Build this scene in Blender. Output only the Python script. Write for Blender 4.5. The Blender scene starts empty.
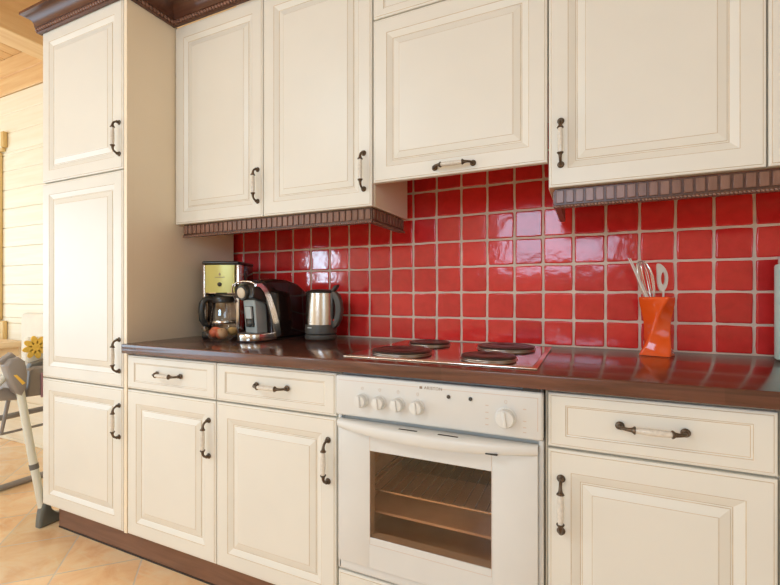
import bpy, bmesh, math, random
from mathutils import Vector, Matrix, Euler

random.seed(7)
C = bpy.context.scene.collection
PI = math.pi
R = math.radians

# ------------------------------------------------------------------ materials
def lin(c):
    return tuple(((v / 12.92) if v <= 0.04045 else ((v + 0.055) / 1.055) ** 2.4) for v in c)

def srgb(r, g, b):
    return lin((r / 255, g / 255, b / 255))

class NM:
    """small node-tree helper"""
    def __init__(s, name):
        s.m = bpy.data.materials.new(name); s.m.use_nodes = True
        s.t = s.m.node_tree; s.n = s.t.nodes; s.l = s.t.links
        s.b = s.n['Principled BSDF']
    def node(s, typ, **kw):
        n = s.n.new(typ)
        for k, v in kw.items():
            if k in n.inputs: n.inputs[k].default_value = v
            else: setattr(n, k, v)
        return n
    def link(s, a, b): s.l.new(a, b)
    def coords(s, scale=(1, 1, 1), rot=(0, 0, 0), loc=(0, 0, 0), out='Object'):
        tc = s.node('ShaderNodeTexCoord'); mp = s.node('ShaderNodeMapping')
        mp.inputs['Scale'].default_value = scale; mp.inputs['Rotation'].default_value = rot
        mp.inputs['Location'].default_value = loc
        s.link(tc.outputs[out], mp.inputs['Vector']); return mp.outputs['Vector']
    def noise(s, vec, scale, detail=4, rough=0.55, dist=0.0):
        n = s.node('ShaderNodeTexNoise'); n.inputs['Scale'].default_value = scale
        n.inputs['Detail'].default_value = detail; n.inputs['Roughness'].default_value = rough
        n.inputs['Distortion'].default_value = dist
        s.link(vec, n.inputs['Vector']); return n.outputs['Fac']
    def ramp(s, fac, stops):
        r = s.node('ShaderNodeValToRGB'); e = r.color_ramp.elements
        while len(e) < len(stops): e.new(0.5)
        for i, (p, c) in enumerate(stops):
            e[i].position = p; e[i].color = (*c[:3], 1)
        s.link(fac, r.inputs['Fac']); return r.outputs['Color']
    def mix(s, fac, a, b, blend='MIX'):
        n = s.node('ShaderNodeMix', data_type='RGBA', blend_type=blend)
        for i, v in ((0, fac), (6, a), (7, b)):
            if isinstance(v, (int, float)): n.inputs[i].default_value = v
            elif isinstance(v, tuple): n.inputs[i].default_value = (*v[:3], 1)
            else: s.link(v, n.inputs[i])
        return n.outputs[2]
    def bump(s, h, strength=0.2, dist=0.002):
        b = s.node('ShaderNodeBump'); b.inputs['Strength'].default_value = strength
        b.inputs['Distance'].default_value = dist; s.link(h, b.inputs['Height'])
        s.link(b.outputs['Normal'], s.b.inputs['Normal'])
    def base(s, c):
        if isinstance(c, tuple): s.b.inputs['Base Color'].default_value = (*c[:3], 1)
        else: s.link(c, s.b.inputs['Base Color'])
    def set(s, **kw):
        for k, v in kw.items(): s.b.inputs[k.replace('_', ' ')].default_value = v
        return s

def simple(name, col, rough=0.4, metal=0.0, var=0.04, vscale=12, bump=0.0, bscale=80, **kw):
    k = NM(name); v = k.coords()
    f = k.noise(v, vscale, 3)
    lo = tuple(c * (1 - var) for c in col); hi = tuple(min(1, c * (1 + var)) for c in col)
    k.base(k.ramp(f, [(0.3, lo), (0.7, hi)]))
    k.set(Roughness=rough, Metallic=metal, **kw)
    if bump: k.bump(k.noise(v, bscale, 2), bump, 0.001)
    return k.m

def wood(name, dark, light, rough=0.35, grain=(2, 40, 40), scale=1.0, bump=0.06, spec=0.5, blocks=None):
    k = NM(name); v = k.coords(scale=grain)
    f = k.noise(v, scale, 6, 0.6, 0.6)
    col = k.ramp(f, [(0.28, dark), (0.72, light)])
    if blocks:
        br = k.node('ShaderNodeTexBrick', offset=0.37, offset_frequency=2, squash=1.0)
        br.inputs['Color1'].default_value = (0.72, 0.70, 0.68, 1); br.inputs['Color2'].default_value = (1.12, 1.1, 1.1, 1)
        br.inputs['Mortar'].default_value = (0.8, 0.8, 0.8, 1)
        br.inputs['Scale'].default_value = 1.0; br.inputs['Mortar Size'].default_value = 0.0
        br.inputs['Brick Width'].default_value = blocks[0]; br.inputs['Row Height'].default_value = blocks[1]
        k.link(k.coords(loc=(0.13, 0.02, 0)), br.inputs['Vector'])
        col = k.mix(1.0, col, br.outputs['Color'], 'MULTIPLY')
    k.base(col); k.set(Roughness=rough); k.b.inputs['Specular IOR Level'].default_value = spec
    if bump: k.bump(f, bump, 0.001)
    return k.m

M = {}
M['cream'] = simple('cream_lacquer', (0.79, 0.75, 0.68), 0.36, var=0.02, vscale=3, bump=0.03, bscale=60)
M['patina'] = simple('antique_glaze', (0.60, 0.47, 0.33), 0.5, var=0.15, vscale=20)
M['cream_side'] = simple('cream_side_panel', (0.90, 0.77, 0.60), 0.42, var=0.03, vscale=2)
M['dark_wood'] = wood('stained_dark_wood', (0.075, 0.028, 0.016), (0.15, 0.062, 0.038), 0.3, (3, 40, 40), 1.0)
M['rail_wood'] = wood('stained_rail_wood', (0.17, 0.080, 0.056), (0.28, 0.145, 0.105), 0.26, (30, 30, 4), 1.0)  # lighter than the dark wood: reflected light is put into this colour
M['plinth_wood'] = wood('plinth_wood', (0.15, 0.066, 0.038), (0.24, 0.115, 0.07), 0.35, (3, 40, 40), 1.0)
M['worktop'] = wood('worktop_wood', (0.070, 0.025, 0.016), (0.18, 0.070, 0.046), 0.14, (3, 45, 45), 1.2, 0.03, 0.6, blocks=(0.62, 0.055))
M['seal'] = simple('dark_seal', (0.03, 0.022, 0.018), 0.6)
M['bronze'] = simple('antique_bronze', (0.125, 0.088, 0.060), 0.38, 0.8, 0.25, 60)
M['porcelain'] = simple('cream_porcelain', (0.71, 0.645, 0.57), 0.15, var=0.10, vscale=120)
M['enamel'] = simple('white_enamel', (0.72, 0.70, 0.675), 0.3, var=0.01)
M['enamel_hi'] = simple('white_plastic', (0.75, 0.73, 0.70), 0.32, var=0.01)
M['grey_gap'] = simple('grey_vent_strip', (0.62, 0.58, 0.53), 0.4, 0.0)
M['cavity'] = simple('oven_cavity', (0.84, 0.66, 0.53), 0.5, var=0.12, vscale=8)
M['chrome'] = simple('chrome', (0.80, 0.74, 0.69), 0.16, 1.0, 0.02)
M['chrome_wire'] = simple('chrome_wire', (0.85, 0.80, 0.72), 0.25, 0.7, 0.02)
M['hob_steel'] = simple('polished_hob_steel', (0.62, 0.47, 0.42), 0.10, 1.0, 0.03, 20)
M['hob_rim'] = simple('brushed_hob_rim', (0.86, 0.76, 0.66), 0.22, 1.0, 0.03)
M['hob_ring'] = simple('worn_steel_ring', (0.50, 0.42, 0.36), 0.34, 1.0, 0.05)
M['iron'] = simple('hotplate_iron', (0.045, 0.032, 0.028), 0.34, 0.2, 0.2, 40, 0.05)
M['steel'] = simple('brushed_steel', (0.66, 0.58, 0.51), 0.24, 1.0, 0.04)
M['black_plastic'] = simple('black_plastic', (0.030, 0.026, 0.023), 0.28, var=0.2)
M['grey_plastic'] = simple('grey_plastic', (0.085, 0.074, 0.064), 0.38, var=0.05)
M['blue_grey'] = simple('silver_grey_plastic', (0.42, 0.46, 0.46), 0.38, 0.2, 0.05)
M['pale_grey'] = simple('pale_grey_plastic', (0.55, 0.57, 0.56), 0.4, 0.1, 0.05)
M['dark_gloss'] = simple('dark_brown_gloss', (0.022, 0.010, 0.008), 0.08, var=0.1)
M['lime'] = simple('yellow_green_gloss', (0.62, 0.56, 0.175), 0.25, 0.2, 0.03)
M['ivory'] = simple('ivory_plastic', (0.72, 0.60, 0.46), 0.4)
M['orange'] = simple('orange_glaze', (0.97, 0.105, 0.012), 0.08, var=0.06, vscale=8)
M['orange_in'] = simple('orange_inside', (0.55, 0.08, 0.01), 0.3)
M['mint'] = simple('mint_enamel', (0.64, 0.95, 0.84), 0.3, var=0.02)
M['white'] = simple('white_ceramic', (0.85, 0.84, 0.80), 0.25)
M['spoon_wood'] = simple('pale_spoon', (0.78, 0.70, 0.64), 0.5, var=0.06)
M['stick'] = simple('pale_stick', (0.86, 0.77, 0.69), 0.5, var=0.06)
M['coral'] = simple('coral_skin', (0.72, 0.16, 0.07), 0.45, var=0.2, vscale=30)
M['cream_fruit'] = simple('cream_fruit', (0.72, 0.44, 0.25), 0.5, var=0.25, vscale=30)
M['tan_fruit'] = simple('tan_fruit', (0.52, 0.33, 0.12), 0.5, var=0.3, vscale=30)
M['chair_grey'] = simple('warm_grey_plastic', (0.30, 0.265, 0.245), 0.4, var=0.04)
M['chair_dark'] = simple('dark_grey_plastic', (0.15, 0.14, 0.13), 0.45, var=0.06)
M['tube'] = simple('pale_metal_tube', (0.74, 0.76, 0.70), 0.3, 0.3, 0.03)
M['foot'] = simple('green_grey_rubber', (0.115, 0.12, 0.105), 0.3, var=0.06)
M['pad'] = simple('cream_pad_fabric', (0.85, 0.80, 0.70), 0.8, bump=0.1, bscale=300)
M['flower'] = simple('yellow_flower_print', (0.95, 0.60, 0.10), 0.7, var=0.05)
M['mauve'] = simple('mauve_strap', (0.42, 0.22, 0.27), 0.7)
M['print_brown'] = simple('brown_print', (0.30, 0.21, 0.15), 0.5)
M['print_red'] = simple('pale_red_print', (0.66, 0.53, 0.45), 0.5)
M['lens'] = simple('dark_lens', (0.06, 0.055, 0.05), 0.2)
M['red_lamp'] = simple('red_switch', (0.75, 0.06, 0.04), 0.3)
M['pine'] = wood('pine', srgb(226, 178, 122), srgb(244, 210, 158), 0.5, (1.5, 22, 22), 1.0)
M['pine_y'] = wood('pine_along_beam', srgb(220, 176, 124), srgb(240, 206, 156), 0.5, (22, 1.5, 22), 1.0)
M['whitewash'] = wood('whitewashed_pine', srgb(246, 234, 208), srgb(252, 246, 228), 0.45, (1.5, 26, 26), 1.0, 0.03)
M['pine_table'] = wood('pale_pine_table', srgb(224, 190, 148), srgb(242, 216, 178), 0.45, (20, 1.6, 20), 1.0)
M['casing'] = wood('pine_casing', srgb(214, 176, 108), srgb(236, 206, 146), 0.5, (26, 26, 1.5), 1.0)
M['plaster'] = simple('warm_white_plaster', (0.80, 0.70, 0.55), 0.7, var=0.02, vscale=4)

def glass_mat(name, col, mixf, rough=0.0):
    k = NM(name); k.n.remove(k.b)
    tr = k.node('ShaderNodeBsdfTransparent'); tr.inputs['Color'].default_value = (*col, 1)
    gl = k.node('ShaderNodeBsdfGlossy'); gl.inputs['Roughness'].default_value = rough
    gl.inputs['Color'].default_value = (0.9, 0.9, 0.9, 1)
    lw = k.node('ShaderNodeLayerWeight'); lw.inputs['Blend'].default_value = 0.5
    pw = k.node('ShaderNodeMath', operation='POWER'); pw.inputs[1].default_value = 4.0
    ma = k.node('ShaderNodeMath', operation='MULTIPLY_ADD'); ma.inputs[1].default_value = 0.7; ma.inputs[2].default_value = ((mixf - 1) / (mixf + 1)) ** 2
    k.link(lw.outputs['Facing'], pw.inputs[0]); k.link(pw.outputs[0], ma.inputs[0])
    mx = k.node('ShaderNodeMixShader')
    k.link(ma.outputs[0], mx.inputs[0]); k.link(tr.outputs[0], mx.inputs[1]); k.link(gl.outputs[0], mx.inputs[2])
    k.link(mx.outputs[0], k.n['Material Output'].inputs['Surface'])
    return k.m
M['oven_glass'] = glass_mat('brown_oven_glass', (0.86, 0.75, 0.66), 1.5, 0.02)
M['clear_glass'] = glass_mat('clear_glass', (0.97, 0.97, 0.96), 1.8)
M['carafe_glass'] = glass_mat('carafe_glass', (0.82, 0.78, 0.75), 2.3)
M['window_glass'] = glass_mat('window_glass', (0.97, 0.98, 0.98), 1.35)

# glazed red tile: each tile its own shade, uneven glaze
k = NM('red_glazed_tile')
v = k.coords()
at = k.node('ShaderNodeAttribute', attribute_name='tint')
cloud = k.noise(v, 22, 5, 0.6, 0.4)
col = k.ramp(cloud, [(0.25, (0.50, 0.014, 0.014)), (0.55, (0.74, 0.029, 0.031)), (0.85, (0.88, 0.050, 0.048))])
col = k.mix(0.55, col, k.ramp(at.outputs['Fac'], [(0.0, (0.52, 0.015, 0.016)), (1.0, (0.90, 0.050, 0.040))]))
k.base(col); k.set(Roughness=0.10)
k.b.inputs['Specular IOR Level'].default_value = 0.5
k.bump(k.noise(v, 26, 3, 0.5), 0.22, 0.004)
M['tile'] = k.m
M['grout'] = simple('beige_grout', (0.76, 0.59, 0.49), 0.8, var=0.08, vscale=30, bump=0.2, bscale=200)

# terracotta floor tiles laid diagonally
k = NM('terracotta_floor')
v = k.coords(rot=(0, 0, -PI / 4), loc=(1.590, -1.110, 0))
br = k.node('ShaderNodeTexBrick', offset=0.0, squash=1.0)
br.inputs['Scale'].default_value = 1.0; br.inputs['Brick Width'].default_value = 0.304
br.inputs['Row Height'].default_value = 0.304; br.inputs['Mortar Size'].default_value = 0.0035
br.inputs['Mortar Smooth'].default_value = 0.2
br.inputs['Color1'].default_value = (0.92, 0.92, 0.92, 1); br.inputs['Color2'].default_value = (1.1, 1.06, 1.04, 1)
br.inputs['Mortar'].default_value = (1, 1, 1, 1)
k.link(v, br.inputs['Vector'])
c1 = k.noise(k.coords(), 5.5, 5, 0.6, 0.8)
col = k.ramp(c1, [(0.25, (0.84, 0.48, 0.25)), (0.5, (0.95, 0.66, 0.38)), (0.78, (0.98, 0.82, 0.57))])
c2 = k.noise(k.coords(scale=(3, 14, 1), rot=(0, 0, 0.5)), 1.4, 4, 0.6, 1.0)
col = k.mix(k.ramp(c2, [(0.55, (0, 0, 0)), (0.75, (0.55, 0.55, 0.55))]), col, (0.95, 0.80, 0.54))
col = k.mix(1.0, col, br.outputs['Color'], 'MULTIPLY')
col = k.mix(br.outputs['Fac'], col, (0.74, 0.62, 0.50))
k.base(col); k.set(Roughness=0.24)
inv = k.node('ShaderNodeMath', operation='SUBTRACT'); inv.inputs[0].default_value = 1.0
k.link(br.outputs['Fac'], inv.inputs[1]); k.bump(inv.outputs[0], 0.4, 0.002)
M['floor'] = k.m

# ------------------------------------------------------------------ mesh helpers
class MB:
    def __init__(s):
        s.v = []; s.f = []; s.mi = []; s.sm = []; s.attr = []
    def add(s, verts, faces, mi=0, mtx=None, smooth=True):
        o = len(s.v)
        for p in verts:
            p = Vector(p)
            s.v.append(mtx @ p if mtx else p)
        for f in faces:
            s.f.append([i + o for i in f]); s.mi.append(mi); s.sm.append(smooth)
        return s
    def bm(s, b, mi=0, mtx=None):
        b.verts.index_update()
        s.add([v.co.copy() for v in b.verts], [[v.index for v in f.verts] for f in b.faces], mi, mtx)
        b.free(); return s
    def box(s, x0, x1, y0, y1, z0, z1, bev=0.0, seg=2, mi=0, mtx=None):
        b = bmesh.new(); bmesh.ops.create_cube(b, size=1)
        for q in b.verts:
            q.co = Vector(((x0 + x1) / 2 + q.co.x * (x1 - x0), (y0 + y1) / 2 + q.co.y * (y1 - y0), (z0 + z1) / 2 + q.co.z * (z1 - z0)))
        if bev:
            bmesh.ops.bevel(b, geom=list(b.edges), offset=bev, segments=seg, affect='EDGES', profile=0.5, clamp_overlap=True)
        return s.bm(b, mi, mtx)
    def lathe(s, prof, seg=32, mi=0, mtx=None, arc=2 * PI, cap=True):
        """prof: (radius, height) about local Z"""
        vs, fs = [], []
        n = len(prof); full = abs(arc - 2 * PI) < 1e-6
        cols = seg if full else seg + 1
        for i in range(cols):
            a = arc * i / seg
            for r, z in prof: vs.append((r * math.cos(a), r * math.sin(a), z))
        for i in range(seg):
            j = (i + 1) % cols
            for q in range(n - 1):
                fs.append((i * n + q, j * n + q, j * n + q + 1, i * n + q + 1))
        if cap and full:
            if prof[0][0] > 1e-6: fs.append([i * n for i in range(cols)][::-1])
            if prof[-1][0] > 1e-6: fs.append([i * n + n - 1 for i in range(cols)])
        return s.add(vs, fs, mi, mtx)
    def tube(s, pts, rad, seg=10, mi=0, mtx=None, closed=False, flat=1.0, up=None):
        pts = [Vector(p) for p in pts]; n = len(pts)
        rs = rad if isinstance(rad, (list, tuple)) else [rad] * n
        tans = []
        for i in range(n):
            if closed: t = pts[(i + 1) % n] - pts[i - 1]
            else: t = pts[min(i + 1, n - 1)] - pts[max(i - 1, 0)]
            tans.append(t.normalized())
        ref = Vector(up) if up else (Vector((0, 0, 1)) if abs(tans[0].z) < 0.9 else Vector((1, 0, 0)))
        nrm = (ref - tans[0] * ref.dot(tans[0])).normalized()
        vs, fs = [], []
        for i in range(n):
            t = tans[i]
            nrm = (nrm - t * nrm.dot(t)).normalized(); bi = t.cross(nrm)
            for q in range(seg):
                a = 2 * PI * q / seg
                vs.append(pts[i] + nrm * (math.cos(a) * rs[i] * flat) + bi * (math.sin(a) * rs[i]))
        m = n if closed else n - 1
        for i in range(m):
            j = (i + 1) % n
            for q in range(seg):
                r_ = (q + 1) % seg
                fs.append((i * seg + q, i * seg + r_, j * seg + r_, j * seg + q))
        if not closed:
            fs.append(list(range(seg))[::-1]); fs.append([(n - 1) * seg + q for q in range(seg)])
        return s.add(vs, fs, mi, mtx)
    def ball(s, c, r, seg=16, rings=10, mi=0, mtx=None):
        r = r if isinstance(r, (tuple, list)) else (r, r, r)
        b = bmesh.new(); bmesh.ops.create_uvsphere(b, u_segments=seg, v_segments=rings, radius=1)
        for q in b.verts: q.co = Vector((c[0] + q.co.x * r[0], c[1] + q.co.y * r[1], c[2] + q.co.z * r[2]))
        return s.bm(b, mi, mtx)
    def prism(s, poly, a0, a1, axis='x', bev=0.0, seg=2, mi=0, mtx=None):
        """poly of 2D points in the plane normal to axis; axis x: (y,z), y: (x,z), z: (x,y)"""
        def P(p, a):
            return {'x': (a, p[0], p[1]), 'y': (p[0], a, p[1]), 'z': (p[0], p[1], a)}[axis]
        b = bmesh.new()
        A = [b.verts.new(P(p, a0)) for p in poly]; B = [b.verts.new(P(p, a1)) for p in poly]
        n = len(poly)
        fa = b.faces.new(A); fb_ = b.faces.new(B)
        for i in range(n):
            j = (i + 1) % n; b.faces.new((A[i], A[j], B[j], B[i]))
        bmesh.ops.recalc_face_normals(b, faces=list(b.faces))
        if bev:
            ed = [e for e in b.edges if (e in fa.edges or e in fb_.edges)]
            bmesh.ops.bevel(b, geom=ed, offset=bev, segments=seg, affect='EDGES', profile=0.5, clamp_overlap=True)
        return s.bm(b, mi, mtx)
    def build(s, name, mats, parent=None, world=True, angle=40, recalc=True):
        me = bpy.data.meshes.new(name)
        off = Vector((0, 0, 0))
        if parent is not None and world:
            q = parent
            while q is not None:
                off += q.location; q = q.parent
        me.from_pydata([tuple(p - off) for p in s.v], [], s.f)
        mats = mats if isinstance(mats, (list, tuple)) else [mats]
        for m in mats: me.materials.append(m)
        for p, mi in zip(me.polygons, s.mi): p.material_index = mi
        me.update()
        if recalc:
            b = bmesh.new(); b.from_mesh(me); bmesh.ops.recalc_face_normals(b, faces=list(b.faces)); b.to_mesh(me); b.free()
        for p in me.polygons: p.use_smooth = True
        me.set_sharp_from_angle(angle=R(angle))
        o = bpy.data.objects.new(name, me); C.objects.link(o)
        if parent is not None: o.parent = parent
        return o

def thing(name, label, cat, loc=(0, 0, 0), rz=0, group=None):
    o = bpy.data.objects.new(name, None); C.objects.link(o)
    o.empty_display_size = 0.05
    o.location = loc; o.rotation_euler = (0, 0, rz)
    o['label'] = label; o['category'] = cat
    if group: o['group'] = group
    return o

def tag(o, label, cat, group=None):
    o['label'] = label; o['category'] = cat
    if group: o['group'] = group
    return o

def struct(o, label=None):
    o['kind'] = 'structure'
    if label: o['label'] = label
    return o

def arcpts(c, r, a0, a1, n):
    return [(c[0] + r * math.cos(a0 + (a1 - a0) * i / n), c[1] + r * math.sin(a0 + (a1 - a0) * i / n)) for i in range(n + 1)]

def bez(p0, p1, p2, p3, n=12):
    p0, p1, p2, p3 = map(Vector, (p0, p1, p2, p3)); out = []
    for i in range(n + 1):
        t = i / n; u = 1 - t
        out.append(p0 * u**3 + p1 * 3 * u * u * t + p2 * 3 * u * t * t + p3 * t**3)
    return out

# ------------------------------------------------------------------ room shell
XL, XR, YF, ZC = -6.2, 2.6, -5.2, 2.90
b = MB(); b.add([(XL - .3, YF - .3, 0), (XR + .3, YF - .3, 0), (XR + .3, .3, 0), (XL - .3, .3, 0)], [(0, 1, 2, 3)])
b.add([(XL - .3, YF - .3, -.1), (XR + .3, YF - .3, -.1), (XR + .3, .3, -.1), (XL - .3, .3, -.1)], [(3, 2, 1, 0)])
struct(b.build('floor', M['floor'], recalc=False))
b = MB(); n = 0
x = XL - .25
while x < XR + .25:                                   # pine ceiling boards running away from the camera
    b.box(x + .002, min(x + .118, XR + .3), YF - .25, .25, ZC, ZC + .03, .004, 1); x += .12
b.box(XL - .3, XR + .3, YF - .3, .3, ZC + .028, ZC + .08)
struct(b.build('ceiling', M['pine_y'], recalc=True))

def plank_wall(name, a0, a1, z0, z1, mats, along, pos, depth, zref, pitch, holes=(), zhead=2.624):
    """horizontal plank wall; along 'x' at y=pos or 'y' at x=pos; holes (a,b,z0,z1)"""
    b = MB()
    zs = []
    z = zref - math.ceil((zref - z0) / pitch) * pitch
    while z < zhead - .01:
        lo, hi = max(z, z0), min(z + pitch, zhead)
        if hi - lo > .01: zs.append((lo, hi, 0))
        z += pitch
    zs.append((zhead, zhead + (z1 - zhead) / 2, 1)); zs.append((zhead + (z1 - zhead) / 2, z1, 1))
    for lo, hi, mi in zs:
        cuts = [(a0, a1)]
        subs = [(lo, hi)]
        spans = []
        hs = [h for h in holes if h[2] < hi and h[3] > lo]
        edges = sorted({lo, hi, *[q for h in hs for q in (h[2], h[3]) if lo < q < hi]})
        for l2, h2 in zip(edges[:-1], edges[1:]):
            cur = [(a0, a1)]
            for h in hs:
                if h[2] <= l2 + 1e-6 and h[3] >= h2 - 1e-6:
                    nxt = []
                    for s0, s1 in cur:
                        if h[0] > s0: nxt.append((s0, min(s1, h[0])))
                        if h[1] < s1: nxt.append((max(s0, h[1]), s1))
                    cur = [c for c in nxt if c[1] - c[0] > 1e-4]
            for s0, s1 in cur: spans.append((s0, s1, l2, h2))
        for s0, s1, l2, h2 in spans:
            p0, p1 = sorted((pos, pos + depth))
            if along == 'x': b.box(s0, s1, p0, p1, l2 + .0005, h2 - .0005, .004, 1, mi)
            else: b.box(p0, p1, s0, s1, l2 + .0005, h2 - .0005, .004, 1, mi)
    return struct(b.build(name, mats))

PW = [M['whitewash'], M['pine']]
plank_wall('wall_back', XL, -1.72, 0, ZC, PW, 'x', 0.0, .12, 1.176, .144, [(-5.4, -4.15, .93, 2.16)])
b = MB(); b.box(-1.72, XR, .002, .12, 0, ZC); struct(b.build('wall_plaster', M['plaster']))
WL = (-4.8, -.9, .04, 2.30)
plank_wall('wall_left', YF, 0, 0, ZC, PW, 'y', XL, -.12, 1.176, .144, [WL])
WF = [(-1.35, .45, 1.50, 2.56), (-4.78, -4.47, 1.25, 2.1)]
plank_wall('wall_front', XL, XR, 0, ZC, PW, 'x', YF, -.12, 1.176, .144, WF)
WR = (-3.9, -2.0, .95, 2.25)  # opening for a window added out of view, to let in fill light
plank_wall('wall_right', YF, 0, 0, ZC, PW, 'y', XR, .12, 1.176, .144, [WR])

def window(name, a0, a1, z0, z1, along, pos, out, bars_v, bars_h, mat=None):
    """frame with glazing bars and a pane; out = +1/-1 outward direction"""
    mat = mat or M['casing']
    b = MB(); w = .055
    p0, p1 = sorted((pos + out * .02, pos + out * .09))
    def bx(u0, u1, l, h):
        if along == 'x': b.box(u0, u1, p0, p1, l, h, .004, 1)
        else: b.box(p0, p1, u0, u1, l, h, .004, 1)
    bx(a0, a0 + w, z0, z1); bx(a1 - w, a1, z0, z1); bx(a0 + w, a1 - w, z0, z0 + w); bx(a0 + w, a1 - w, z1 - w, z1)
    for i in range(1, bars_v + 1):
        c = a0 + (a1 - a0) * i / (bars_v + 1); bx(c - .025, c + .025, z0 + w, z1 - w)
    for i in range(1, bars_h + 1):
        c = z0 + (z1 - z0) * i / (bars_h + 1); bx(a0 + w, a1 - w, c - .015, c + .015)
    o = struct(b.build(name, mat))
    g = MB(); q = pos + out * .06
    if along == 'x': g.box(a0 + w, a1 - w, q - .002, q + .002, z0 + w, z1 - w)
    else: g.box(q - .002, q + .002, a0 + w, a1 - w, z0 + w, z1 - w)
    g.build('pane', M['window_glass'], o)
    return o
window('window_1', -5.4, -4.15, .93, 2.16, 'x', 0, 1, 1, 1)
window('window_2', WL[0], WL[1], WL[2], WL[3], 'y', XL, -1, 2, 1)
window('window_5', WR[0], WR[1], WR[2], WR[3], 'y', XR, 1, 1, 1)  # added window, made up to brighten the right-facing panels
for i, h in enumerate(WF):
    window('window_%d' % (3 + i), h[0], h[1], h[2], h[3], 'x', YF, -1, 1 if h[1] - h[0] > .6 else 0, 1)
# casing of the window beside the dining table (its right-hand edge is in the picture)
b = MB()
b.box(-4.20, -4.065, -.022, -.001, .91, 2.185, .004, 1)
b.box(-5.5, -4.02, -.026, -.001, 2.19, 2.215, .004, 1)
b.box(-4.035, -3.995, -.03, -.001, 2.217, 2.335, .004, 1)
b.box(-5.55, -3.995, -.03, -.001, .76, .905, .006, 1)
struct(b.build('trim_1', M['casing']))
b = MB(); b.box(-3.22, -3.02, -4.9, -.01, 2.62, ZC - .002, .006, 1)
struct(b.build('ceiling_beam', M['pine_y']))

# tiled splash wall: every tile a slightly crooked pillow in a bed of grout
def backsplash():
    me_v, me_f, mi, tint = [], [], [], []
    P_ = .1075; x_ref = -.049
    zrows = [(.9055, 1.004), (1.004, 1.1105), (1.1105, 1.217), (1.217, 1.3235), (1.3235, 1.432), (1.432, 1.545), (1.545, 1.655), (1.655, 1.765)]
    xl, xr = -1.79, 1.0
    xs = [x_ref + k_ * P_ for k_ in range(-18, 12)]
    xs = [xl] + [q for q in xs if xl + .02 < q < xr - .02] + [xr]
    N = 9
    g = .0034
    rnd = random.Random(3)
    # one shared set of waving joint lines
    jx = [[rnd.uniform(-.0011, .0011) for _ in range(len(zrows) + 1)] for _ in xs]
    jz = [[rnd.uniform(-.0011, .0011) for _ in xs] for _ in range(len(zrows) + 1)]
    for i in range(len(xs) - 1):
        for j, (z0, z1) in enumerate(zrows):
            x0, x1 = xs[i], xs[i + 1]
            t = rnd.random() ** .8
            tx, tz = rnd.gauss(0, .004), rnd.gauss(0, .004)      # tilt
            dome = rnd.uniform(-.0003, .0005)
            ph = [rnd.uniform(0, 6.28) for _ in range(4)]; am = [rnd.uniform(.0002, .0009) for _ in range(4)]
            o = len(me_v)
            us = [0, .012, .028, .055, .3, .5, .7, .945, .972, .988, 1]
            K = len(us)
            for a in us:
                for c in us:
                    X = x0 + g + (x1 - x0 - 2 * g) * a + (jx[i][j] * (1 - c) + jx[i][j + 1] * c) * (1 - a) + (jx[i + 1][j] * (1 - c) + jx[i + 1][j + 1] * c) * a
                    Z = z0 + g + (z1 - z0 - 2 * g) * c + (jz[j][i] * (1 - a) + jz[j][i + 1] * a) * (1 - c) + (jz[j + 1][i] * (1 - a) + jz[j + 1][i + 1] * a) * c
                    e = min(a, 1 - a, c, 1 - c)
                    wob = 1 - min(1, e / .3)
                    X += wob * (am[0] * math.sin(c * 7 + ph[0]) * (1 if a < .5 else 0) + am[1] * math.sin(c * 6 + ph[1]) * (1 if a >= .5 else 0))
                    Z += wob * (am[2] * math.sin(a * 7 + ph[2]) * (1 if c < .5 else 0) + am[3] * math.sin(a * 6 + ph[3]) * (1 if c >= .5 else 0))
                    # rounded corners
                    ca_, cc_ = abs(a - .5) * 2, abs(c - .5) * 2
                    if ca_ > .86 and cc_ > .86:
                        s_ = (ca_ - .86) / .14 * (cc_ - .86) / .14 * .0022
                        X += s_ * (1 if a < .5 else -1); Z += s_ * (1 if c < .5 else -1)
                    edge = max(0, 1 - e / .03)
                    Y = -.0075 + .0055 * edge ** 2.4
                    Y += tx * (a - .5) * .1 + tz * (c - .5) * .1 - dome * (1 - (2 * a - 1) ** 2) * (1 - (2 * c - 1) ** 2)
                    me_v.append((X, min(Y, -.0006), Z)); tint.append(t)
            for a in range(K - 1):
                for c in range(K - 1):
                    p = o + a * K + c
                    me_f.append((p, p + 1, p + K + 1, p + K)); mi.append(0)
    o = len(me_v); gy = -.0042
    zb, zt = zrows[0][0], zrows[-1][1]
    me_v += [(xl, gy, zb), (xr, gy, zb), (xr, gy, zt), (xl, gy, zt), (xl, .001, zb), (xr, .001, zb), (xr, .001, zt), (xl, .001, zt)]
    for f in ((0, 1, 2, 3), (4, 7, 6, 5), (0, 4, 5, 1), (1, 5, 6, 2), (2, 6, 7, 3), (3, 7, 4, 0)):
        me_f.append(tuple(o + q for q in f)); mi.append(1)
    tint += [0] * 8
    me = bpy.data.meshes.new('wall_backsplash'); me.from_pydata(me_v, [], me_f)
    me.materials.append(M['tile']); me.materials.append(M['grout'])
    for p, m_ in zip(me.polygons, mi): p.material_index = m_; p.use_smooth = (m_ == 0)
    at_ = me.attributes.new('tint', 'FLOAT', 'POINT'); at_.data.foreach_set('value', tint)
    me.update()
    ob = bpy.data.objects.new('wall_backsplash', me); C.objects.link(ob)
    struct(ob, 'glossy red square tiles with beige grout behind the worktop')
backsplash()

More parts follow.
